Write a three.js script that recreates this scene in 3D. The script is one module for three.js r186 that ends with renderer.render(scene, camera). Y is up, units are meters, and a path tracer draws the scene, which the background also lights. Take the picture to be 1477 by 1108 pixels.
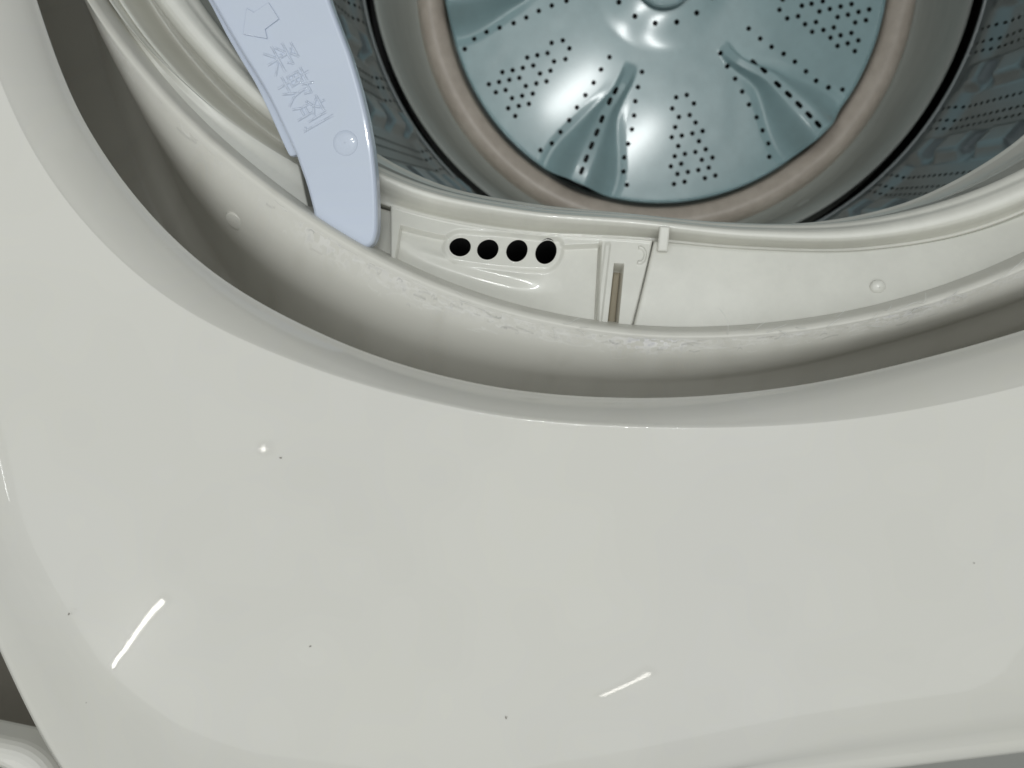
import * as THREE from 'three';
import { mergeGeometries } from 'three/addons/utils/BufferGeometryUtils.js';
import { RectAreaLightUniformsLib } from 'three/addons/lights/RectAreaLightUniformsLib.js';

// ---------- camera, room light, lamps, exposure ----------
const scene = new THREE.Scene();
const camera = new THREE.PerspectiveCamera(49.57, 1024 / 768, 0.01, 30);
camera.position.set(-0.0907, 0.204, 0.2447);
camera.up.set(0, -0.1244, -0.9922);
camera.lookAt(-0.0907 - 0.04393, 0.204 - 0.99127, 0.2447 + 0.12428);
camera.focus = 0.235; camera.userData.fStop = 22;
scene.background = new THREE.Color().setRGB(0.35, 0.365, 0.35);        // the pale room round the machine
const renderer = new THREE.WebGLRenderer({ antialias: true });
renderer.toneMapping = THREE.LinearToneMapping;
renderer.toneMappingExposure = 1.03;
renderer.shadowMap.enabled = true;
RectAreaLightUniformsLib.init();

// ---------- helpers ----------
let seed = 7;
const rnd = () => { seed = (seed * 1664525 + 1013904223) >>> 0; return seed / 4294967296; };
const { smoothstep: ss, lerp, clamp } = THREE.MathUtils;
const V = (x, y, z) => new THREE.Vector3(x, y, z);
const used = new Map();
function nm(name) { const k = used.get(name) ?? 0; used.set(name, k + 1); return k ? `${name}_${String(k).padStart(3, '0')}` : name; }
function part(name, g, m, parent, label) {
  const o = new THREE.Mesh(g, m); o.name = nm(name); o.castShadow = o.receiveShadow = true;
  if (label) o.userData.label = label;
  parent.add(o); return o;
}
function tag(o, label, category, group, kind) {
  if (label) o.userData.label = label; if (category) o.userData.category = category;
  if (group) o.userData.group = group; if (kind) o.userData.kind = kind; return o;
}
// a grid of points f(i, j) turned into a smooth sheet
function sheet(n, m, f, uvf, solid) {
  const pos = new Float32Array((n + 1) * (m + 1) * 3), uv = new Float32Array((n + 1) * (m + 1) * 2), idx = [];
  for (let i = 0, k = 0; i <= n; i++) for (let j = 0; j <= m; j++, k++) {
    const p = f(i, j); pos[k * 3] = p.x; pos[k * 3 + 1] = p.y; pos[k * 3 + 2] = p.z;
    const t = uvf ? uvf(i, j, p) : [p.x, p.z]; uv[k * 2] = t[0]; uv[k * 2 + 1] = t[1];
  }
  for (let i = 0; i < n; i++) for (let j = 0; j < m; j++) {
    const a = i * (m + 1) + j, b = a + m + 1;
    if (!solid) { idx.push(a, b, a + 1, b, b + 1, a + 1); continue; }
    const A = solid(i, j), Bq = solid(i + 1, j), C = solid(i, j + 1), D = solid(i + 1, j + 1);
    if (A && D) { if (Bq) idx.push(a, b, b + 1); if (C) idx.push(a, b + 1, a + 1); }
    else if (Bq && C) { if (A) idx.push(a, b, a + 1); if (D) idx.push(b, b + 1, a + 1); }
  }
  const g = new THREE.BufferGeometry();
  g.setAttribute('position', new THREE.BufferAttribute(pos, 3)); g.setAttribute('uv', new THREE.BufferAttribute(uv, 2));
  g.setIndex(idx); g.computeVertexNormals(); return g;
}
// closed tube/box strokes
function strokeBox(a, b, w, h, y) {              // a raised rib between two points of the x-z plane
  const dx = b[0] - a[0], dz = b[1] - a[1], l = Math.hypot(dx, dz) + w * 0.6;
  const g = new THREE.CylinderGeometry(w * 0.25, w * 0.75, h, 4, 1); g.rotateY(Math.PI / 4); g.scale(l / (w * 0.85), 1, 1);
  g.rotateY(-Math.atan2(dz, dx)); g.translate((a[0] + b[0]) / 2, y + h / 2, (a[1] + b[1]) / 2); return g;
}

// ---------- value noise textures ----------
function noiseGrid(size, cells, s) {
  seed = s; const g = Array.from({ length: cells * cells }, rnd);
  return (x, y) => {
    const u = (x / size) * cells, v = (y / size) * cells, i = Math.floor(u), j = Math.floor(v), a = u - i, b = v - j;
    const sa = a * a * (3 - 2 * a), sb = b * b * (3 - 2 * b), at = (p, q) => g[((q % cells) + cells) % cells * cells + ((p % cells) + cells) % cells];
    return lerp(lerp(at(i, j), at(i + 1, j), sa), lerp(at(i, j + 1), at(i + 1, j + 1), sa), sb);
  };
}
function fieldTexture(w, h, f, srgb) {
  const d = new Uint8Array(w * h * 4);
  for (let y = 0, k = 0; y < h; y++) for (let x = 0; x < w; x++, k += 4) {
    const c = f(x, y); const a = Array.isArray(c) ? c : [c, c, c];
    for (let q = 0; q < 3; q++) d[k + q] = clamp(a[q], 0, 1) * 255; d[k + 3] = 255;
  }
  const t = new THREE.DataTexture(d, w, h); t.magFilter = THREE.LinearFilter; t.minFilter = THREE.LinearFilter;
  t.wrapS = t.wrapT = THREE.RepeatWrapping; if (srgb) t.colorSpace = THREE.SRGBColorSpace; t.needsUpdate = true; return t;
}
const N1 = noiseGrid(512, 6, 11), N2 = noiseGrid(512, 23, 12), N3 = noiseGrid(512, 90, 13), N4 = noiseGrid(512, 256, 14);
const cloudy = (x, y) => 0.45 * N1(x, y) + 0.3 * N2(x, y) + 0.17 * N3(x, y) + 0.08 * N4(x, y);
const coverTone = fieldTexture(512, 512, (x, y) => { const c = 0.97 + 0.02 * (N1(x, y) - 0.5) + 0.012 * (N2(x, y) - 0.5); return [c, c, c * (0.992 + 0.012 * N1(y, x))]; }, true);
const coverRough = fieldTexture(512, 512, (x, y) => 0.5 + 0.3 * (N1(x, y) - 0.5) + 0.12 * (N2(x, y) - 0.5));
const coverBump = fieldTexture(512, 512, (x, y) => 0.75 * N1(x, y) + 0.25 * N2(x, y));
for (const t of [coverTone, coverRough, coverBump]) t.repeat.set(3.7, 3.7);
const grubTone = fieldTexture(512, 512, (x, y) => { const c = 0.965 + 0.07 * (cloudy(x, y) - 0.5); return [c, c * 0.998, c * 0.985]; }, true);
grubTone.repeat.set(9, 9);
const stainTone = fieldTexture(512, 512, (x, y) => { const t = cloudy(x, y); return [0.93 + 0.16 * (t - 0.5), 0.905 + 0.17 * (t - 0.5), 0.88 + 0.18 * (t - 0.5)]; }, true);
stainTone.repeat.set(9, 0.5);

// ---------- materials ----------
const std = (r, g, b, rough, extra = {}) => new THREE.MeshPhysicalMaterial({ color: new THREE.Color().setRGB(r, g, b), roughness: rough, ...extra });
const M = {
  cover: std(0.72, 0.705, 0.66, 0.42, { map: coverTone, roughnessMap: coverRough, bumpMap: coverBump, bumpScale: 0.00002, specularIntensity: 0.6, clearcoat: 0.8, clearcoatRoughness: 0.025 }),
  rim: std(0.83, 0.82, 0.79, 0.36, { map: grubTone }),
  tub: std(0.80, 0.795, 0.755, 0.28, { map: grubTone, clearcoat: 0.8, clearcoatRoughness: 0.06 }),
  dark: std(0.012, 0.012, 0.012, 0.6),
  inside: std(0.10, 0.10, 0.095, 0.7),
  arm: std(0.61, 0.675, 0.81, 0.38, { map: coverTone, clearcoat: 0.6, clearcoatRoughness: 0.08 }),
  puls: std(0.47, 0.655, 0.70, 0.3, { map: grubTone, clearcoat: 0.65, clearcoatRoughness: 0.12, bumpMap: coverBump, bumpScale: 0.0009 }),
  bowl: std(0.45, 0.47, 0.445, 0.42, { map: grubTone }),
  bead: std(0.86, 0.79, 0.72, 0.35, { map: stainTone }),
  steel: std(0.46, 0.50, 0.52, 0.32, { metalness: 0.9 }),
  cabinet: std(0.6, 0.6, 0.56, 0.45),
  grime: std(0.42, 0.37, 0.28, 0.7),
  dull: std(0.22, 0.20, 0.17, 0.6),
  lid: std(0.16, 0.17, 0.17, 0.25),
  floor: std(0.34, 0.34, 0.32, 0.6),
  lint: std(0.8, 0.8, 0.78, 0.9),
  dust: std(0.32, 0.30, 0.27, 0.9),
};
for (const m of Object.values(M)) m.side = THREE.DoubleSide;

// ---------- outlines of the moulded opening: radius about (OX, OZ) for 56..152 degrees in steps of 8 ----------
const OX = -0.04, OZ = -0.01, A0 = 56, AS = 8;
const outline = {
  lip: [0.2758, 0.2751, 0.2761, 0.2786, 0.2830, 0.2871, 0.2902, 0.2904, 0.2867, 0.2743, 0.2536, 0.235, 0.225],
  ridge: [0.2477, 0.2563, 0.2627, 0.2669, 0.2693, 0.2707, 0.2700, 0.2671, 0.2622, 0.2565, 0.2483, 0.2345, 0.2225],
  ledge: [0.24, 0.2490, 0.2524, 0.2503, 0.2462, 0.2443, 0.2481, 0.2523, 0.2538, 0.2522, 0.2450, 0.2330, 0.2200],
  roll: [0.2340, 0.2438, 0.2472, 0.2463, 0.2426, 0.2400, 0.2427, 0.2461, 0.2446, 0.2405, 0.2345, 0.2230, 0.2130],
  inner: [0.2295, 0.2370, 0.2410, 0.2413, 0.2388, 0.2370, 0.2400, 0.2429, 0.2415, 0.2348, 0.2261, 0.2151, 0.2067],
  skirt: [0.2292, 0.2378, 0.2409, 0.2400, 0.2363, 0.2341, 0.2362, 0.2394, 0.2380, 0.2327, 0.2237, 0.2109, 0.2043],
  crease: [0.4082, 0.3853, 0.3716, 0.3671, 0.3718, 0.3878, 0.4063, 0.4061, 0.3774, 0.333, 0.302, 0.284, 0.275],
};
function radius(name, deg) {
  const k = outline[name], n = k.length, s0 = (deg - A0) / AS, s = clamp(s0, 0, n - 1 - 1e-6), i = Math.floor(s), t = s - i;
  const at = (q) => k[clamp(q, 0, n - 1)], w = [-0.5 * t ** 3 + t * t - 0.5 * t, 1.5 * t ** 3 - 2.5 * t * t + 1, -1.5 * t ** 3 + 2 * t * t + 0.5 * t, 0.5 * t ** 3 - 0.5 * t * t];
  return w[0] * at(i - 1) + w[1] * at(i) + w[2] * at(i + 1) + w[3] * at(i + 2);
}
const rest = { lip: 0.248, ridge: 0.238, ledge: 0.230, roll: 0.224, inner: 0.219, skirt: 0.217, crease: 0.28 };
function R(name, deg) {                                              // the whole closed outline
  let d = ((deg % 360) + 360) % 360; if (d > 284) d -= 360;         // -76 .. 284
  if (d >= A0 && d <= 152) return radius(name, d);
  const e = d < A0 ? [A0, A0 - d] : [152, d - 152];
  return lerp(radius(name, e[0]), rest[name], ss(e[1], 0, 60));
}
const ledgeY = (deg) => -0.046 + 0.010 * ss(deg, 112, 138) * (1 - ss(deg, 160, 230));
const polar = (deg, r, y) => V(OX + r * Math.cos((deg * Math.PI) / 180), y, OZ + r * Math.sin((deg * Math.PI) / 180));
function edgeR(deg) {                                                // outer edge of the cover: a rounded rectangle
  let s = 0;
  for (const [a, d] of [[81.3, 0.3905], [162.2, 0.3065], [-10, 0.31], [261, 0.33]]) { const c = Math.cos(((deg - a) * Math.PI) / 180) / d; if (c > 0) s += c ** 22; }
  return s ** (-1 / 22);
}
// angles: fine where the photograph looks, coarse elsewhere
const angles = []; for (let d = -80; d < 280;) { angles.push(d); d += d >= 60 && d < 150 ? 0.25 : 1.25; } angles.push(280);
// a lofted ring: prof(deg) gives control points [r, y]; each is run through a Catmull-Rom curve
function ring(prof, per, uvScale) {
  const rows = angles.map((d) => {
    const c = prof(d), out = [], n = c.length, len = (i) => Math.hypot(c[i + 1][0] - c[i][0], c[i + 1][1] - c[i][1]) + 1e-9;
    const slope = (i, q) => i === 0 ? (c[1][q] - c[0][q]) / len(0) : i === n - 1 ? (c[i][q] - c[i - 1][q]) / len(i - 1)
      : ((c[i][q] - c[i - 1][q]) / len(i - 1) * len(i) + (c[i + 1][q] - c[i][q]) / len(i) * len(i - 1)) / (len(i) + len(i - 1));
    for (let i = 0; i < n - 1; i++) for (let k = 0; k < per; k++) {
      const t = k / per, L = len(i), h = [2 * t ** 3 - 3 * t * t + 1, (t ** 3 - 2 * t * t + t) * L, -2 * t ** 3 + 3 * t * t, (t ** 3 - t * t) * L];
      out.push([0, 1].map((q) => h[0] * c[i][q] + h[1] * slope(i, q) + h[2] * c[i + 1][q] + h[3] * slope(i + 1, q)));
    }
    out.push(c[n - 1]); return out;
  });
  return sheet(rows.length - 1, rows[0].length - 1, (i, j) => polar(angles[i], rows[i][j][0], rows[i][j][1]), uvScale && ((i, j) => [angles[i] / 360 * uvScale[0], j / (rows[0].length - 1) * uvScale[1]]));
}

// ---------- the machine ----------
const washer = new THREE.Group(); washer.name = 'washing_machine'; scene.add(washer);
tag(washer, 'off-white glossy top-loading washing machine with its round opening and tub seen from above', 'washing machine');

// top cover: rolled lip, crowned glossy top, soft crease, outer edge
part('top_cover', ring((d) => {
  const l = R('lip', d), c = Math.max(R('crease', d), l + 0.03), e = Math.max(edgeR(d), c + 0.012), q = [];
  q.push([l + 0.026, -0.020], [l + 0.0040, -0.0155], [l + 0.0010, -0.0132], [l + 0.0001, -0.0121]);
  const wide = 0.0050 + 0.0058 * ss(d, 104, 128) + 0.0050 * ss(-d, -98, -76), e0 = 0.78, e1 = 1.36, sx = wide / (Math.sin(e1) - Math.sin(e0)), sy = 0.0118 / (Math.cos(e0) - Math.cos(e1));
  for (let k = 0; k <= 10; k++) { const a = lerp(e1, e0, k / 10); q.push([l + sx * (Math.sin(e1) - Math.sin(a)), -0.0003 - sy * (Math.cos(e0) - Math.cos(a))]); }
  q.push([l + wide + 0.00035, -0.00006]);
  const f = Math.min(0.032, (c - l - wide) * 0.4);
  q.push([l + wide + 0.0008, 0], [l + wide + 0.0025, 0], [lerp(l + wide, c - f, 0.6), 0], [c - f, 0], [c - f * 0.66, -0.00018], [c - f * 0.33, -0.0008], [c, -0.0019], [c + Math.min(0.006, (e - c) * 0.3), -0.0032]);
  const h = Math.min(0.008, (e - c) * 0.4), y0 = -0.0040 - (e - c) * 0.16;
  for (let k = 0; k <= 6; k++) { const a = (k / 6) * Math.PI / 2; q.push([e - h + h * Math.sin(a), y0 - 0.009 * (1 - Math.cos(a))]); }
  q.push([e + 0.0005, y0 - 0.03], [e - 0.001, y0 - 0.05], [e - 0.008, y0 - 0.051]);
  return q;
}, 4), M.cover, washer);

// cabinet below the cover
part('cabinet', ring((d) => { const e = edgeR(d) - 0.009; return [[e, -0.055], [e, -0.3], [e, -0.6], [e, -0.88]]; }, 2), M.cabinet, washer);

// lid, swung up behind the opening
{
  const g = new THREE.ExtrudeGeometry(new THREE.Shape([[-0.24, 0], [0.24, 0], [0.225, 0.40], [0.19, 0.43], [-0.19, 0.43], [-0.225, 0.40]].map(([x, y]) => new THREE.Vector2(x, y))), { depth: 0.02, bevelEnabled: true, bevelSize: 0.006, bevelThickness: 0.006, bevelSegments: 3 });
  g.rotateX(-0.14); g.translate(-0.04, 0.008, -0.312); part('lid', g, M.lid, washer);
}

// worn rim that stands inside the lip
const scratch = document.createElement('canvas'); scratch.width = 2048; scratch.height = 256;
const scratchBump = document.createElement('canvas'); scratchBump.width = 2048; scratchBump.height = 256;
{
  const c = scratch.getContext('2d'), b = scratchBump.getContext('2d');
  c.fillStyle = 'rgb(232,231,226)'; c.fillRect(0, 0, 2048, 256); b.fillStyle = 'rgb(128,128,128)'; b.fillRect(0, 0, 2048, 256);
  const px = c.getImageData(0, 0, 2048, 256), pb = b.getImageData(0, 0, 2048, 256);
  for (let y = 0, k = 0; y < 256; y++) for (let x = 0; x < 2048; x++, k += 4) {
    const patch = ss(N1(x * 0.5, y * 0.6) * 0.6 + N2(x * 0.25, y * 0.7) * 0.4, 0.42, 0.7), wav = 8 * (N1(x * 0.5, 40) - 0.5);
    const worn = 0.25 + 0.75 * (1 - ss(x, 1000, 1350)), m = worn * Math.exp(-(((y - 163 + wav * 0.5) / 10) ** 2)) * (0.25 + 0.75 * patch), edge = worn * Math.exp(-(((y - 170 + wav * 0.5) / 5) ** 2)) * (0.3 + 0.7 * patch);
    const n = N3(x * 0.35, y * 0.9), f = N4(x * 0.3, y * 0.8), q = N4(x * 0.9, y * 0.9);
    const dark = m * (ss(n, 0.4, 0.9) * 12 + ss(f, 0.7, 0.98) * 30) + edge * ss(f, 0.5, 0.9) * 18, light = m * ss(f, 0.5, 0.1) * 24;
    px.data[k] += light - dark; px.data[k + 1] += light - dark * 0.96; px.data[k + 2] += light * 1.3 - dark * 0.8;
    const h = (m + edge * 0.6) * ((n - 0.5) * 90 + (f - 0.5) * 120 + (q - 0.5) * 50); pb.data[k] += h; pb.data[k + 1] += h; pb.data[k + 2] += h;
  }
  c.putImageData(px, 0, 0); b.putImageData(pb, 0, 0);
  seed = 91;
  for (let k = 0; k < 420; k++) {                                     // single fine scratches
    const x = rnd() < 0.75 ? 120 + rnd() * 1050 : rnd() * 2048, y = 163 + (rnd() + rnd() + rnd() - 1.5) * 15, l = 4 + rnd() * rnd() * 60, a = (rnd() - 0.5) * 0.5, dark = rnd();
    c.strokeStyle = dark < 0.35 ? `rgba(135,134,132,${0.08 + rnd() * 0.25})` : `rgba(255,255,255,${0.2 + rnd() * 0.4})`; c.lineWidth = 0.5 + rnd() * 0.9;
    c.beginPath(); c.moveTo(x, y); c.quadraticCurveTo(x + l / 2, y + (rnd() - 0.5) * 10, x + l, y + l * a * 0.4); c.stroke();
  }
  for (let k = 0; k < 260; k++) { const x = rnd() * 2048, y = rnd() * 256, r = 6 + rnd() * 30; const g = c.createRadialGradient(x, y, 0, x, y, r); g.addColorStop(0, `rgba(178,175,168,${0.04 + rnd() * 0.07})`); g.addColorStop(1, 'rgba(178,172,158,0)'); c.fillStyle = g; c.fillRect(x - r, y - r, 2 * r, 2 * r); }
}
const canvasTex = (c, srgb) => { const t = new THREE.CanvasTexture(c); t.wrapS = t.wrapT = THREE.RepeatWrapping; if (srgb) t.colorSpace = THREE.SRGBColorSpace; return t; };
M.rim.map = canvasTex(scratch, true); M.rim.bumpMap = canvasTex(scratchBump); M.rim.bumpScale = 0.00004;
const rimProf = (d) => {
  const l = R('lip', d), b = Math.min(R('ridge', d), l - 0.004), w = l - b;
  const z = 0.0058 + 0.0115 * ss(d, 108, 130) + 0.0045 * ss(-d, -94, -74), y = (t) => Math.max(-0.0281 - z * t, -0.092);
  return [[l + 0.0262, -0.0197], [l + 0.031, -0.026], [l + 0.032, y(3.8) - 0.006], [l + 0.022, y(3.6) - 0.006], [l + 0.008, y(2.5) - 0.003], [l - 0.03 * w, y(1.6)], [l - 0.2 * w, y(1.01)], [l - 0.38 * w, y(0.56)], [l - 0.6 * w, y(0.2)], [b + 0.10 * w, y(0)], [b + 0.0007, -0.0279], [b - 0.0006, -0.0286], [b - 0.0013, -0.031], [b - 0.0016, -0.036], [b - 0.0018, -0.044]];
};
const rim = part('opening_rim', ring(rimProf, 4, [5, -1]), M.rim, washer);

// tub cover behind the panels: backing, ledge groove, rolled bead, inner skirt
const tubCover = part('tub_cover', ring((d) => {
  const b = R('ridge', d), g = Math.min(R('ledge', d), b - 0.002), k = Math.min(R('roll', d), g - 0.002), c = Math.min(R('inner', d), k - 0.001), s = Math.min(R('skirt', d), c - 0.0002), w = g - k;
  const wide = ss(w, 0.006, 0.012), Y = ledgeY(d) + 0.046;
  return [[b + 0.006, -0.085], [lerp(b, g, 0.4), -0.085], [g + 0.0030, -0.075 + Y], [g + 0.0016, -0.058 + Y], [g + 0.0004, -0.0512 + Y], [g - 0.0002, -0.0495 + Y * 0.9], [g - 0.10 * w - 0.0004, -0.0496 - 0.002 * wide + Y * 0.5], [g - 0.34 * w, -0.0486 - 0.013 * wide], [g - 0.6 * w, -0.0462 - 0.008 * wide], [k + 0.12 * w, -0.0442], [k, -0.0438],
    [lerp(k, c, 0.3), -0.0440], [lerp(k, c, 0.55), -0.0453], [lerp(k, c, 0.72), -0.0470], [lerp(k, c, 0.86), -0.0478], [c, -0.0492], [lerp(c, s, 0.06), -0.0515], [lerp(c, s, 0.4), -0.064], [s, -0.09], [s - 0.001, -0.092], [s + 0.02, -0.094]];
}, 5), M.tub, washer);

// ---------- moulded panels on the wall between rim and ledge: position by angle, height v (0 rim, 1 ledge) and lift h ----------
function wallBase(deg, v) {
  const a = polar(deg, R('ridge', deg) - 0.0022, -0.038), b = polar(deg, R('ledge', deg), ledgeY(deg));
  return a.lerp(b, v);
}
function wall(deg, v, h) {
  const p = wallBase(deg, v), du = wallBase(deg + 0.05, v).sub(wallBase(deg - 0.05, v)), dv = wallBase(deg, v + 0.02).sub(wallBase(deg, v - 0.02));
  const n = du.cross(dv).normalize(); if (n.y < 0) n.negate();
  return p.addScaledVector(n, h);
}
// a panel between two slanted ends; its rim turns down all round
function panel(lo, hi, n, m, hf, v0 = -0.32, v1 = 1.0, keep, snap) {
  const at = (i, j) => {
    const a = clamp((i - 2) / (n - 4), 0, 1), b = clamp((j - 2) / (m - 4), 0, 1); let v = lerp(v0, v1, b), d = lerp(lo(v), hi(v), a);
    const ring = Math.min(i, n - i, j, m - j);
    if (snap) [d, v] = snap(d, v);
    const drop = ring === 0 ? -0.0065 : ring === 1 ? -0.0022 : 0;
    const e = Math.min((d - lo(v)) * 0.0044, (hi(v) - d) * 0.0044, (v1 - v) * 0.02);   // metres from the edge
    const round = e < 0.0007 ? -0.0007 * (1 - Math.sqrt(Math.max(0, 1 - (1 - Math.max(e, 0) / 0.0007) ** 2))) : 0;
    const p = wall(d, v, hf(d, v) + round); p.y += drop; return p;
  };
  return sheet(n, m, at, null, keep);
}
part('wall_panel', panel((v) => 56, (v) => 94.62 + (1 - v) * 0.95, 420, 44, (d, v) => 0.0006 * ss(v, -0.2, 0.9)), M.tub, washer);
part('wall_panel', panel((v) => 119.3 - (1 - v) * 2.05, (v) => 153, 300, 44, (d, v) => 0.0012 * ss(v, 0.3, 1)), M.tub, washer);

// dispenser panel with its recess, hole bar, slot
const holes = [[107.418, 0.628], [105.615, 0.687], [103.72, 0.748], [101.798, 0.782]];
const mm = (d, v, D, W) => { const k = 0.256 * Math.PI / 180; return [(d - D) * k, (v - W) * VS]; };
const HR = 0.0033, VS = 0.0188;
const barY = (d) => lerp(0.782, 0.628, (d - 101.798) / 5.62);
function panelHeight(d, v) {
  let h = 0.0004;
  const slant = (1 - v) * 0.45, l = 111.9 - (1 - v) * 0.9, r = 98.2, top = lerp(0.93, 0.66, (d - 98) / 14) ;
  const inside = Math.min((l - d) * 0.0045, (d - r - (1 - v) * -0.4) * 0.0045, (top - v) * 0.0215);
  const edge = ss(inside, 0, 0.0007);
  h -= 0.0024 * edge;                                                  // recess
  h -= 0.0011 * edge * Math.exp(-(((v - 0.22) / 0.2) ** 2)) * ss(d, 99, 104);   // it bellies below the holes
  h += 0.0009 * edge * Math.exp(-(((v - 0.36) / 0.09) ** 2)) * ss(d, 101, 104) * (1 - ss(d, 108, 111));
  const bx = clamp(d, 101.798, 107.418), by = barY(bx), [px, py] = mm(d, v, bx, by), bar = Math.hypot(px, py);
  h = lerp(h, -0.0010, (1 - ss(bar, 0.0041, 0.0056)) * (1 - ss(v, 0.92, 0.98)));                          // raised bar round the holes
  const sl = Math.min((d - 96.55) * 0.0045, (97.15 - d) * 0.0045, (0.68 - v) * 0.0215);
  h -= 0.0060 * ss(sl, -0.0002, 0.0004);                                // narrow slot
  h -= 0.0016 * (1 - ss(Math.abs(d - 98.28 + (1 - v) * 0.42) * 0.0045, 0.0001, 0.0006)) * (1 - ss(v, 0.9, 0.96));
  h += 0.0007 * (1 - ss(Math.abs(d - 97.75) * 0.0045, 0.0004, 0.0011)) * (1 - ss(v, 0.88, 0.95));   // rib beside it
  const [qx, qy] = mm(d, v, 95.55, 0.8), q = Math.hypot(qx, qy); h += 0.0007 * (1 - ss(Math.abs(q - 0.0017), 0.0001, 0.0006)) * (qx < 0.0004 ? 1 : 0);
  h += 0.0004 * ss(v, 0.955, 0.985);
  return h;
}
{
  const lo = (v) => 94.70 + (1 - v) * 0.95, hi = (v) => 112.75 - (1 - v) * 1.45, n = 600, m = 210, v0 = -0.30, v1 = 1.0;
  const near = (d, v) => { for (const c of holes) { const [x, y] = mm(d, v, c[0], c[1]), r = Math.hypot(x, y); if (r < HR + 0.0006) return [c, x, y, r]; } return null; };
  const cell = 0.000085, k = 0.256 * Math.PI / 180;
  const snap = (d, v) => { const q = near(d, v); if (!q || Math.abs(q[3] - HR) > cell) return [d, v]; const s = HR / q[3]; return [q[0][0] + q[1] * s / k, q[0][1] + q[2] * s / VS]; };
  const node = (i, j) => { const v = lerp(v0, v1, clamp((j - 2) / (m - 4), 0, 1)); return [lerp(lo(v), hi(v), clamp((i - 2) / (n - 4), 0, 1)), v]; };
  const inHole = (i, j) => { const q = near(...node(i, j)); return !!q && q[3] < HR - cell; };
  const p = part('dispenser_panel', panel(lo, hi, n, m, panelHeight, v0, v1, (i, j) => !inHole(i, j), snap), M.tub, tubCover, 'panel with four round dark holes in a row');
  for (const [D, W] of holes) {                                        // tubes behind the holes
    const g = sheet(40, 14, (i, j) => {
      const a = (i / 40) * Math.PI * 2, deep = j <= 11 ? j * 0.0026 : 0.0287, rr = j <= 11 ? HR + (j ? 0.00006 : -0.00001) : HR * (1 - (j - 11) / 3);
      return wall(D + Math.cos(a) * rr / k, W + Math.sin(a) * rr / VS, panelHeight(D + Math.cos(a) * HR / k, W + Math.sin(a) * HR / VS) - deep);
    });
    part('drain_hole', g, M.dark, p);
    const rim2 = []; for (let i = 0; i < 40; i++) { const a = (i / 40) * Math.PI * 2; rim2.push(wall(D + Math.cos(a) * HR / k, W + Math.sin(a) * HR / VS, panelHeight(D, W) - 0.00016)); }
    part('hole_rim', new THREE.TubeGeometry(new THREE.CatmullRomCurve3(rim2, true), 80, 0.00022, 8, true), M.tub, p);
  }
}
part('slot_floor', panel((v) => 110.2, (v) => 115.8, 40, 30, () => -0.0042, -0.5, 1.14), M.tub, tubCover);
part('slot_floor', panel((v) => 93.2, (v) => 96.3, 24, 20, () => -0.0022, -0.4, 0.98), M.tub, tubCover);
part('slot_grime', panel((v) => 96.62, (v) => 97.1, 14, 30, () => -0.0048, -0.3, 0.655), M.grime, tubCover, 'brownish deposit along the narrow slot');
// little clip on the bead above the seam
{
  const s = new THREE.Shape(); s.moveTo(-0.0009, -0.0030); s.lineTo(0.0009, -0.0030); s.lineTo(0.0009, 0.0030); s.lineTo(-0.0009, 0.0030); s.lineTo(-0.0009, -0.0030);
  const g = new THREE.ExtrudeGeometry(s, { depth: 0.0016, bevelEnabled: true, bevelSize: 0.0006, bevelThickness: 0.0006, bevelSegments: 3, curveSegments: 10 });
  g.rotateX(Math.PI / 2); g.rotateY(-0.08); const p = polar(94.05, 0.2437, -0.0432); g.translate(p.x, p.y, p.z);
  part('seam_clip', g, M.tub, tubCover);
}
// ejector marks: small flat domes
function dome(r, h, p, n, name, m, parent) {
  const g = new THREE.LatheGeometry([[0.0001, h], [r * 0.35, h * 0.93], [r * 0.7, h * 0.7], [r * 0.93, h * 0.3], [r, 0], [r * 1.0, -0.001]].map(([a, b]) => new THREE.Vector2(a, b)), 28);
  g.applyQuaternion(new THREE.Quaternion().setFromUnitVectors(V(0, 1, 0), n)); g.translate(p.x, p.y, p.z); return part(name, g, m, parent);
}
dome(0.0022, 0.0012, wall(80.44, 0.25, 0.0003), V(0, 1, 0), 'moulding_mark', M.tub, washer);
{
  const rimY = (d, r) => { const p = rimProf(d); for (let i = 4; i < p.length - 1; i++) if (p[i][0] >= r && p[i + 1][0] <= r) return lerp(p[i][1], p[i + 1][1], (p[i][0] - r) / (p[i][0] - p[i + 1][0])); return -0.03; };
  const d = 120.6, r = 0.2762, y = rimY(d, r), tilt = (rimY(d, r + 0.002) - rimY(d, r - 0.002)) / 0.004, a = d * Math.PI / 180;
  dome(0.0030, 0.0005, polar(d, r, y + 0.0003), V(-tilt * Math.cos(a), 1, -tilt * Math.sin(a)).normalize(), 'moulding_mark', M.rim, rim);
}

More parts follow.
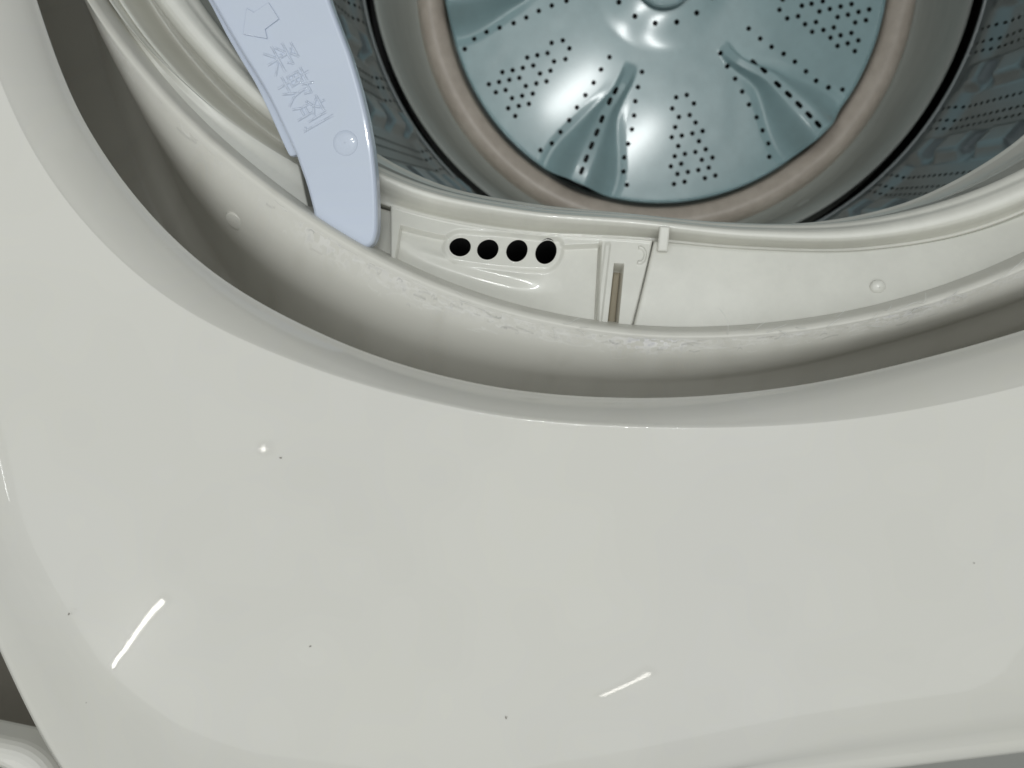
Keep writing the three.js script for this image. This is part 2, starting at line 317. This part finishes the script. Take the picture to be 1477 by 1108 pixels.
// ---------- curved label arm that hangs over the opening ----------
{
  const B = V(-0.1522, -0.0310, 0.2058), mmp = (l) => l.map(([x, z]) => new THREE.Vector2(x / 1000, -z / 1000));
  const arm = new THREE.Group(); arm.name = nm('softener_arm'); arm.position.copy(B); washer.add(arm);
  arm.userData.label = 'pale blue curved arm with raised arrow and lettering';
  const right = [[-24, -96], [-14, -75], [-5.6, -57.8], [-1.2, -47.2], [2.2, -36.4], [4.8, -29.2], [7.1, -22.9], [9.5, -14.6], [11.4, -6.3], [12.7, 2.0], [13.4, 10.4], [13.6, 18.9], [13.3, 25.0], [12.2, 28.4], [9.6, 30.0], [4.9, 28.8], [-0.9, 26.0], [-4.1, 23.3]];
  const left = [[-4.7, 18.8], [-6.3, 12.1], [-8.0, 6.8], [-9.1, 3.6], [-12.6, -4.3], [-16.0, -11.7], [-19.8, -18.4], [-23.2, -23.9], [-27.3, -31.1], [-30.6, -37.1], [-36.8, -47.9], [-41.5, -58.7], [-49, -77], [-55, -92]];
  const inset = 0.0013, outline2 = (pts) => { const c = new THREE.CatmullRomCurve3(mmp(pts).map((p) => V(p.x, p.y, 0)), true, 'catmullrom', 0.35).getPoints(220); return new THREE.Shape(c.map((p) => new THREE.Vector2(p.x, p.y))); };
  const g = new THREE.ExtrudeGeometry(outline2([...right, ...left]), { depth: 0.0038, bevelEnabled: true, bevelSize: inset, bevelOffset: -inset, bevelThickness: inset, bevelSegments: 4, steps: 1 });
  g.rotateX(-Math.PI / 2); g.translate(0, -0.0038 - inset, 0);
  part('arm_plate', g, M.arm, arm);
  const fl = outline2([[-9, 1.5], [-10.2, 3.0], [-12.4, 3.3], [-14.1, 0.1], [-17.9, -8.8], [-21.5, -16.6], [-25.2, -22.9], [-29.3, -30.2], [-33.4, -38.4], [-39.9, -49.5], [-46, -62], [-53, -78], [-58, -92], [-50, -92], [-37, -60], [-26, -36], [-15, -14]]);
  const g2 = new THREE.ExtrudeGeometry(fl, { depth: 0.0022, bevelEnabled: true, bevelSize: 0.0005, bevelOffset: -0.0005, bevelThickness: 0.0005, bevelSegments: 2 });
  g2.rotateX(-Math.PI / 2); g2.translate(0, -0.0086, 0);
  part('arm_flange', g2, M.arm, arm);
  // raised outline arrow
  const ar = [[-18.9, -33.8], [-14.8, -36.2], [-12.3, -32.2], [-16.2, -29.6], [-15.7, -27.2], [-22.0, -28.5], [-20.8, -34.9]].map(([x, z]) => [x / 1000, z / 1000]);
  const sh = new THREE.ExtrudeGeometry(new THREE.Shape(ar.map(([x, z]) => new THREE.Vector2(x, -z))), { depth: 0.00045, bevelEnabled: true, bevelSize: 0.0002, bevelThickness: 0.0002, bevelSegments: 2 });
  sh.rotateX(-Math.PI / 2); sh.translate(0, -0.0002, 0); part('arrow', sh, M.arm, arm);
  // lettering, stroke by stroke
  const glyphs = [
    [[[0.25, 0.05], [0.75, 0.05], [0.55, 0.2]], [[0.4, 0.14], [0.55, 0.24]], [[0.12, 0.3], [0.88, 0.3], [0.78, 0.42]], [[0.5, 0.3], [0.5, 0.52], [0.4, 0.5]], [[0.45, 0.33], [0.12, 0.55]], [[0.06, 0.64], [0.94, 0.64]], [[0.5, 0.55], [0.5, 1]], [[0.46, 0.66], [0.1, 0.95]], [[0.54, 0.66], [0.92, 0.95]]],
    [[[0.05, 0.12], [0.5, 0.12]], [[0.1, 0.26], [0.46, 0.26], [0.46, 0.62], [0.1, 0.62], [0.1, 0.26]], [[0.1, 0.44], [0.46, 0.44]], [[0.02, 0.78], [0.54, 0.78]], [[0.28, 0], [0.28, 1]], [[0.7, 0], [0.58, 0.3]], [[0.66, 0.18], [0.97, 0.18], [0.9, 0.38]], [[0.77, 0.3], [0.75, 0.6], [0.55, 0.98]], [[0.77, 0.5], [0.82, 0.75], [1, 0.98]]],
    [[[0.3, 0], [0.3, 0.12]], [[0.03, 0.15], [0.58, 0.15]], [[0.48, 0.17], [0.3, 0.38], [0.04, 0.5]], [[0.12, 0.2], [0.3, 0.38], [0.58, 0.5]], [[0.15, 0.5], [0.15, 0.75], [0.05, 1]], [[0.47, 0.5], [0.47, 1]], [[0.16, 0.63], [0.47, 0.63]], [[0.15, 0.78], [0.47, 0.78]], [[0.7, 0.15], [0.7, 0.72]], [[0.92, 0.02], [0.92, 0.98], [0.82, 0.93]]],
  ];
  const at = [[-11.6, -22.2], [-8.0, -14.6], [-3.6, -7.2]], t = [0.47, 0.883], dn = [-0.883, 0.47], W = 0.0076, H = 0.0088;
  glyphs.forEach((gl, q) => {
    const list = [], P = ([u, v]) => [at[q][0] / 1000 + t[0] * (u - 0.5) * W + dn[0] * (v - 0.5) * H, at[q][1] / 1000 + t[1] * (u - 0.5) * W + dn[1] * (v - 0.5) * H];
    for (const line of gl) for (let k = 0; k + 1 < line.length; k++) list.push(strokeBox(P(line[k]), P(line[k + 1]), 0.0008, 0.0005 + 0.00001 * ((k * 7 + list.length * 3) % 9), -0.0001));
    part('raised_character', mergeGeometries(list), M.arm, arm);
  });
  dome(0.0036, 0.0007, V(0.0052, -0.0001, 0.001), V(0, 1, 0), 'moulding_mark', M.arm, arm);
}

// ---------- drum ----------
const drum = new THREE.Group(); drum.name = nm('drum'); washer.add(drum); drum.userData.label = 'steel drum with pale plastic base';
// wall: pressed steel with bulged panels and columns of punched holes
{
  const cols = 24, holeCanvas = document.createElement('canvas'); holeCanvas.width = 256; holeCanvas.height = 1024;
  const c = holeCanvas.getContext('2d'); c.fillStyle = '#fff'; c.fillRect(0, 0, 256, 1024); c.fillStyle = '#000';
  for (const x of [10, 40, 222]) for (let y = 6; y < 1024; y += 26) { c.beginPath(); c.ellipse(x, y + (x === 40 ? 13 : 0), 5.5, 6.5, 0, 0, 7); c.fill(); }
  const a = canvasTex(holeCanvas); a.repeat.set(cols, 1.25);
  const m = M.steel; m.alphaMap = a; m.alphaTest = 0.5;
  const n = cols * 26, rows = 90;
  const g = sheet(n, rows, (i, j) => {
    const th = (i / n) * Math.PI * 2 + 0.06, u = ((i / n) * cols) % 1, y = lerp(-0.449, -0.11, j / rows);
    const bulge = ss(Math.abs(u - 0.5), 0.2, 0.13) , seg = (j / rows * 7) % 1;
    const up = j / rows, base = 0.2325 + 0.034 * up;
    let r = base + 0.0035 * ss(up, 0, 0.1) - 0.0068 * (1 - ss(Math.abs(u - 0.5), 0.12, 0.2)) * ss(seg, 0.06, 0.2) * (1 - ss(seg, 0.8, 0.94)) + 0.0012 * Math.cos(u * Math.PI * 2);
    r = lerp(base, r, ss(up, 0.03, 0.1));
    return V(r * Math.cos(th), y, r * Math.sin(th));
  }, (i, j) => [i / n, j / rows]);
  part('drum_wall', g, m, drum);
  const lathe = (pts) => new THREE.LatheGeometry(pts.map(([r, y]) => new THREE.Vector2(r, y)), 180);
  part('outer_tub', lathe([[0.285, -0.52], [0.285, -0.1], [0.275, -0.097]]), M.inside, washer);
  part('drum_foot', lathe([[0.236, -0.446], [0.2322, -0.4475], [0.2314, -0.4483], [0.2312, -0.4492], [0.237, -0.4500]]), std(0.5, 0.52, 0.52, 0.35, { metalness: 0.6, side: THREE.DoubleSide }), drum);
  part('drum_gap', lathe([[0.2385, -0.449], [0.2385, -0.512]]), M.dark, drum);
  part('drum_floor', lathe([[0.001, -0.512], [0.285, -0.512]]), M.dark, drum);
}
const spline = (pts, n) => new THREE.CatmullRomCurve3(pts.map(([r, y]) => V(r, y, 0))).getPoints(n).map((p) => new THREE.Vector2(p.x, p.y));
const DZ = 0.013;                                                     // the base centre as built sits a little forward
{ const g = new THREE.LatheGeometry(spline([[0.2262, -0.470], [0.2264, -0.456], [0.2258, -0.4535], [0.2240, -0.4532], [0.2210, -0.4555], [0.2130, -0.468], [0.2055, -0.4795], [0.1990, -0.4868], [0.1955, -0.4885], [0.192, -0.49]], 70), 220), p = g.attributes.position;
  for (let i = 0; i < p.count; i++) p.setZ(i, p.getZ(i) + DZ * ss(-p.getY(i), 0.454, 0.487)); g.computeVertexNormals();
  part('drum_base', g, M.bowl, drum); }
const bead = new THREE.LatheGeometry(spline([[0.1972, -0.502], [0.1964, -0.4905], [0.1950, -0.4862], [0.1925, -0.4822], [0.1890, -0.4798], [0.1845, -0.4795], [0.1790, -0.4818], [0.1750, -0.4855], [0.1735, -0.494], [0.1730, -0.508]], 60), 220); bead.translate(0, 0, DZ);
part('base_bead', bead, M.bead, drum, 'tan stained raised ring round the pulsator');
const recess = new THREE.LatheGeometry([new THREE.Vector2(0.175, -0.500), new THREE.Vector2(0.15, -0.5005)], 160); recess.translate(0, 0, DZ);
part('base_recess', recess, M.bowl, drum);
dome(0.009, 0.003, V(0.1125, -0.4735, 0.190), V(-0.45, 0.8, -0.5).normalize(), 'base_stud', M.bowl, drum);

// ---------- pulsator: dished disc with six finned ribs, punched holes ----------
{
  const RP = 0.1708, PY = -0.4865, T = Math.PI / 180;
  const sectors = [[80.5, 0], [141.3, -4.5], [18.6, -5], [200, -3], [260, -3], [320, -3]];     // hole clusters: angle, radial shift in mm
  const ribs = [[112, 0], [47.4, 0], [171.5, -2], [230, -2], [290, -2], [350, -2]];
  const cluster = [[3.4, 101.8], [-1.4, 101.4], [5.4, 110.1], [-3.7, 109.1], [3, 117.2], [-1.2, 117.1], [4.7, 124.7], [-2.9, 123.8], [6.1, 132.3], [2.6, 131.9], [-1.1, 131.5], [-4.7, 131.6], [4.1, 139.7], [-2.8, 138.6], [5.4, 147.3], [2.2, 146.4], [-1.1, 146.3], [-4.4, 146.1], [-2.6, 153.4], [-5.8, 153.8], [6.7, 155], [3.6, 153.7], [4.9, 161.4], [1.9, 160.8], [-1.1, 160.7], [-4.1, 160.7], [-2.5, 168.1], [-5.4, 168.1], [6, 169.1], [3.1, 168.1]];
  const flank = [[9.3, 81.5], [9.8, 93], [9.6, 104.5], [9.9, 116], [10.2, 127.5], [10.2, 139.2], [10.6, 150.5], [11, 161.7], [12.6, 171.2]];
  const flankR = [[-10.5, 83], [-10.1, 95], [-10.3, 106], [-11, 117], [-11.2, 127.8], [-10.9, 139.4], [-10.6, 150.3], [-11.2, 161.3], [-12.8, 171.2]];
  const slots = [[-0.6, 104], [0, 113.5], [0.2, 129], [0.1, 140.3], [0.1, 151.5], [0.1, 162.5], [0, 172.5]];
  const hole = [];                                                      // x, z, radius, elongation, direction
  for (const [a, dr] of sectors) for (const [d, r] of cluster) hole.push([(r + dr) / 1000 * Math.cos((a + d) * T), (r + dr) / 1000 * Math.sin((a + d) * T), 0.0019, 1, 0]);
  for (const [a, dr] of ribs) {
    for (const [d, r] of [...flank, ...flankR]) hole.push([(r + dr) / 1000 * Math.cos((a + d) * T), (r + dr) / 1000 * Math.sin((a + d) * T), 0.0019, 1, 0]);
    for (const [d, r] of slots) hole.push([(r + dr) / 1000 * Math.cos((a + d) * T), (r + dr) / 1000 * Math.sin((a + d) * T), 0.0017, 2.0, a]);
  }
  for (let k = 0; k < 16; k++) hole.push([0.0455 * Math.cos((21.3 * k + 13.5) * T), 0.0455 * Math.sin((21.3 * k + 13.5) * T), 0.0021, 1, 0]);
  for (const h of hole) h[1] -= DZ;                                      // to the disc's own centre
  const kept = hole.filter(([x, z]) => Math.hypot(x, z) < RP - 0.003);
  const height = (x, z) => {
    const r = Math.hypot(x, z); let y = PY + 0.004 * ss(r, 0.17, 0.05) - 0.003 * ss(r, 0.168, 0.177) + 0.0025 * (1 - ss(r, 0.018, 0.055)), th = Math.atan2(z + DZ, x) / T;
    for (const [a] of ribs) {
      let d = th - a - 6 * (1 - ss(r, 0.075, 0.115)) * (a > 60 && a < 140 ? -0.6 : 1) ; d = ((d + 540) % 360) - 180;
      const arc = Math.abs(d) * T * r, up = ss(r, 0.066, 0.086), out = ss(r, 0.08, 0.165);
      const half = lerp(0.0030, 0.0062, out), foot = lerp(0.0055, 0.028, out ** 1.3);
      if (arc > foot + 0.006) continue;
      const side = 1 - ss(arc, half * 0.75, foot);
      y += up * lerp(0.0065, 0.020, out) * Math.pow(side, 1.35);
      y -= up * out * 0.0016 * Math.exp(-(((arc - foot) / 0.004) ** 2));
    }
    return y;
  };
  const n = 440, cell = 2 * RP / n, bins = new Map(), key = (x, z) => Math.floor(x / 0.008) * 1000 + Math.floor(z / 0.008);
  for (const h of kept) for (let i = -1; i < 2; i++) for (let j = -1; j < 2; j++) { const k = key(h[0] + i * 0.008, h[1] + j * 0.008); if (!bins.has(k)) bins.set(k, []); bins.get(k).push(h); }
  const dist = (x, z) => {                                              // signed distance to the nearest hole
    let best = null;
    for (const h of bins.get(key(x, z)) ?? []) {
      const c = Math.cos(h[4] * T), s = Math.sin(h[4] * T), u = (x - h[0]) * c + (z - h[1]) * s, v = -(x - h[0]) * s + (z - h[1]) * c, L = h[2] * (h[3] - 1);
      const uu = u - clamp(u, -L, L), q = Math.hypot(uu, v) || 1e-9; if (!best || q - h[2] < best[0]) best = [q - h[2], (c * uu - s * v) / q, (s * uu + c * v) / q, h, u - uu];
    }
    return best;
  };
  const flat = (i, j) => [-RP + i * cell, -RP + j * cell];
  const P = (i, j) => {
    let [x, z] = flat(i, j); const r = Math.hypot(x, z);
    if (r > RP - cell * 0.75 && r < RP + cell * 0.75) { x *= RP / r; z *= RP / r; }
    const d = dist(x, z); if (d && Math.abs(d[0]) < cell * 0.62) { x -= d[1] * d[0]; z -= d[2] * d[0]; }
    return V(x, height(x, z), z);
  };
  const solid = (i, j) => { const [x, z] = flat(i, j); if (Math.hypot(x, z) > RP + cell * 0.7) return false; const d = dist(x, z); return !d || d[0] > -cell * 0.62; };
  const g = sheet(n, n, P, null, solid);
  g.translate(0, 0, DZ);
  const p = part('pulsator', g, M.puls, drum, 'blue-grey finned pulsator disc punched with small holes');
  part('pulsator_edge', new THREE.LatheGeometry([[RP - 0.0002, PY - 0.0029], [RP, PY - 0.0035], [RP, PY - 0.012]].map(([r, y]) => new THREE.Vector2(r, y)), 180).translate(0, 0, DZ), M.puls, p);
  part('pulsator_back', new THREE.LatheGeometry([[0.001, PY - 0.0115], [RP, PY - 0.0118]].map(([r, y]) => new THREE.Vector2(r, y)), 90).translate(0, 0, DZ), M.dark, p);
  const cap = new THREE.LatheGeometry(spline([[0.0328, 0.000], [0.0334, 0.0028], [0.0326, 0.0036], [0.0312, 0.0032], [0.0300, 0.0022], [0.026, 0.0026], [0.013, 0.0042], [0.0003, 0.0046]], 50), 90);
  cap.scale(0.68, 0.8, 0.68); cap.translate(0, PY + 0.0062, DZ); part('hub_cap', cap, M.puls, p);
}

// ---------- lint on the rim, specks on the cover ----------
{
  seed = 515; const list = [];
  const fibre = (deg, off, len, dir, lift) => {
    const b = R('ridge', deg), p = polar(deg, b + off, -0.0281), pts = [p];
    let a = dir; for (let k = 1; k <= 4; k++) { a += (rnd() - 0.5) * 0.7; const q = pts[k - 1].clone().add(V(Math.cos(a), 0, Math.sin(a)).multiplyScalar(len / 4)); q.y = -0.0276 + lift * Math.sin((k / 4) * 3.1) + rnd() * 0.0003; pts.push(q); }
    list.push(new THREE.TubeGeometry(new THREE.CatmullRomCurve3(pts), 10, 0.00004 + rnd() * 0.00003, 4));
  };
  for (let k = 0; k < 16; k++) { const d = 77 + rnd() * 12; fibre(d, (rnd() - 0.4) * 0.004, 0.002 + rnd() * 0.005, -0.3 + (rnd() - 0.5) * 1.6, 0.0006); }
  for (let k = 0; k < 6; k++) { const d = 98 + rnd() * 12; fibre(d, (rnd() - 0.3) * 0.004, 0.002 + rnd() * 0.004, 0.3 + (rnd() - 0.5) * 1.6, 0.0005); }
  fibre(75.0, 0.001, 0.012, -0.9, 0.003); fibre(81.0, 0.0005, 0.010, -0.35, 0.002); fibre(90.3, 0.0005, 0.008, -1.75, 0.002);
  tag(part('lint', mergeGeometries(list), M.lint, scene), 'fine white lint fibres caught on the worn rim of the opening', 'lint', null, 'stuff');
  const specks = [];
  for (const [x, z, s] of [[-0.1585, 0.2891, 1], [-0.1527, 0.3391, 0.9], [-0.1018, 0.3579, 1.1], [-0.2165, 0.3311, 1.2], [-0.2136, 0.3557, 0.6], [0.0147, 0.315, 0.6], [-0.06, 0.372, 0.8]]) {
    const g = new THREE.IcosahedronGeometry(0.00024 * s, 1); g.scale(0.8, 0.5, 1.5); g.rotateY(x * 90); g.translate(x, 0.0002, z); specks.push(g);
  }
  tag(part('dust_specks', mergeGeometries(specks), M.dust, scene), 'tiny dark specks of dirt on the white cover', 'dust', null, 'stuff');
}

// ---------- floor, the white basin beside the machine ----------
{
  const f = new THREE.PlaneGeometry(6, 6); f.rotateX(-Math.PI / 2); f.translate(0, -0.9, 0);
  tag(part('floor', f, M.floor, scene), null, null, null, 'structure');
  const b = new THREE.Group(); b.name = nm('plastic_box'); b.position.set(-0.4044, -0.9, 0.533); b.rotation.y = -0.2; scene.add(b);
  tag(b, 'white open plastic box with rounded corners standing close beside the machine corner', 'box');
  const rr = (w, d, r, C) => { const p = new C(); p.moveTo(-w + r, -d); p.lineTo(w - r, -d); p.absarc(w - r, -d + r, r, -Math.PI / 2, 0); p.lineTo(w, d - r); p.absarc(w - r, d - r, r, 0, Math.PI / 2); p.lineTo(-w + r, d); p.absarc(-w + r, d - r, r, Math.PI / 2, Math.PI); p.lineTo(-w, -d + r); p.absarc(-w + r, -d + r, r, Math.PI, Math.PI * 1.5); return p; };
  const walls = (w, d, r, t, depth, bev) => { const s = rr(w, d, r, THREE.Shape); s.holes.push(rr(w - t, d - t, r - t * 0.5, THREE.Path)); const g = new THREE.ExtrudeGeometry(s, { depth, bevelEnabled: true, bevelSize: bev, bevelOffset: -bev, bevelThickness: bev, bevelSegments: 5, curveSegments: 16 }); g.rotateX(-Math.PI / 2); return g; };
  part('box_rim', walls(0.13, 0.17, 0.016, 0.010, 0.006, 0.0045).translate(0, 0.856, 0), M.cover, b);
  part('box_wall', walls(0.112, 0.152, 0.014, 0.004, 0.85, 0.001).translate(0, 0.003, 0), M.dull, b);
  const bot = new THREE.ExtrudeGeometry(rr(0.109, 0.149, 0.010, THREE.Shape), { depth: 0.004, bevelEnabled: false }); bot.rotateX(-Math.PI / 2); bot.translate(0, 0.4, 0); part('box_floor', bot, M.cover, b);
}

// ---------- ceiling lamps (mirrored in the cover) ----------
function lamp(p, w, h, turn, intensity, color, label) {
  const g = new THREE.Group(); g.name = nm('ceiling_lamp'); g.position.copy(p); g.rotation.y = turn; scene.add(g);
  tag(g, label, 'lamp');
  const house = new THREE.BoxGeometry(w + 0.03, 0.03, h + 0.03); house.translate(0, 0.022, 0); part('lamp_housing', house, M.cabinet, g);
  const face = new THREE.PlaneGeometry(w, h); face.rotateX(Math.PI / 2); face.translate(0, 0.004, 0);
  part('lamp_diffuser', face, new THREE.MeshStandardMaterial({ color: 0x222222, emissive: color, emissiveIntensity: 0.4 }), g);
  const l = new THREE.RectAreaLight(color, intensity, w, h); l.position.set(0, 0, 0); l.rotation.x = -Math.PI / 2; g.add(l);
}
const white = new THREE.Color().setRGB(0.97, 1, 0.99);
const warm = new THREE.Color().setRGB(1, 0.97, 0.90);
lamp(V(0.145, 2.0, 1.46), 0.18, 0.020, 0.8, 13, warm, 'narrow strip lamp on the ceiling in front of the machine');
lamp(V(-0.87, 2.0, 0.70), 0.009, 0.009, 0, 45, warm, 'small square lamp on the ceiling to the left of the machine');
lamp(V(-1.62, 2.0, 1.54), 1.10, 0.009, 0.74, 48, warm, 'second strip lamp on the ceiling, to the left in front of the machine');
lamp(V(-2.6, 2.0, 1.0), 0.5, 0.022, 1.3, 18, white, 'short strip lamp on the ceiling at the far left side');
lamp(V(0.21, 2.0, -0.25), 0.24, 0.03, 0.7, 150, white, 'strip lamp on the ceiling above the opening, nearer of the pair over the tub');
lamp(V(0.0, 2.0, -0.44), 0.24, 0.03, 0.7, 150, white, 'strip lamp on the ceiling above the raised lid, farther of the pair over the tub');
lamp(V(-0.55, 2.3, 0.45), 4.2, 3.8, 0, 0.58, white, 'wide luminous ceiling panel above the machine');

renderer.render(scene, camera);
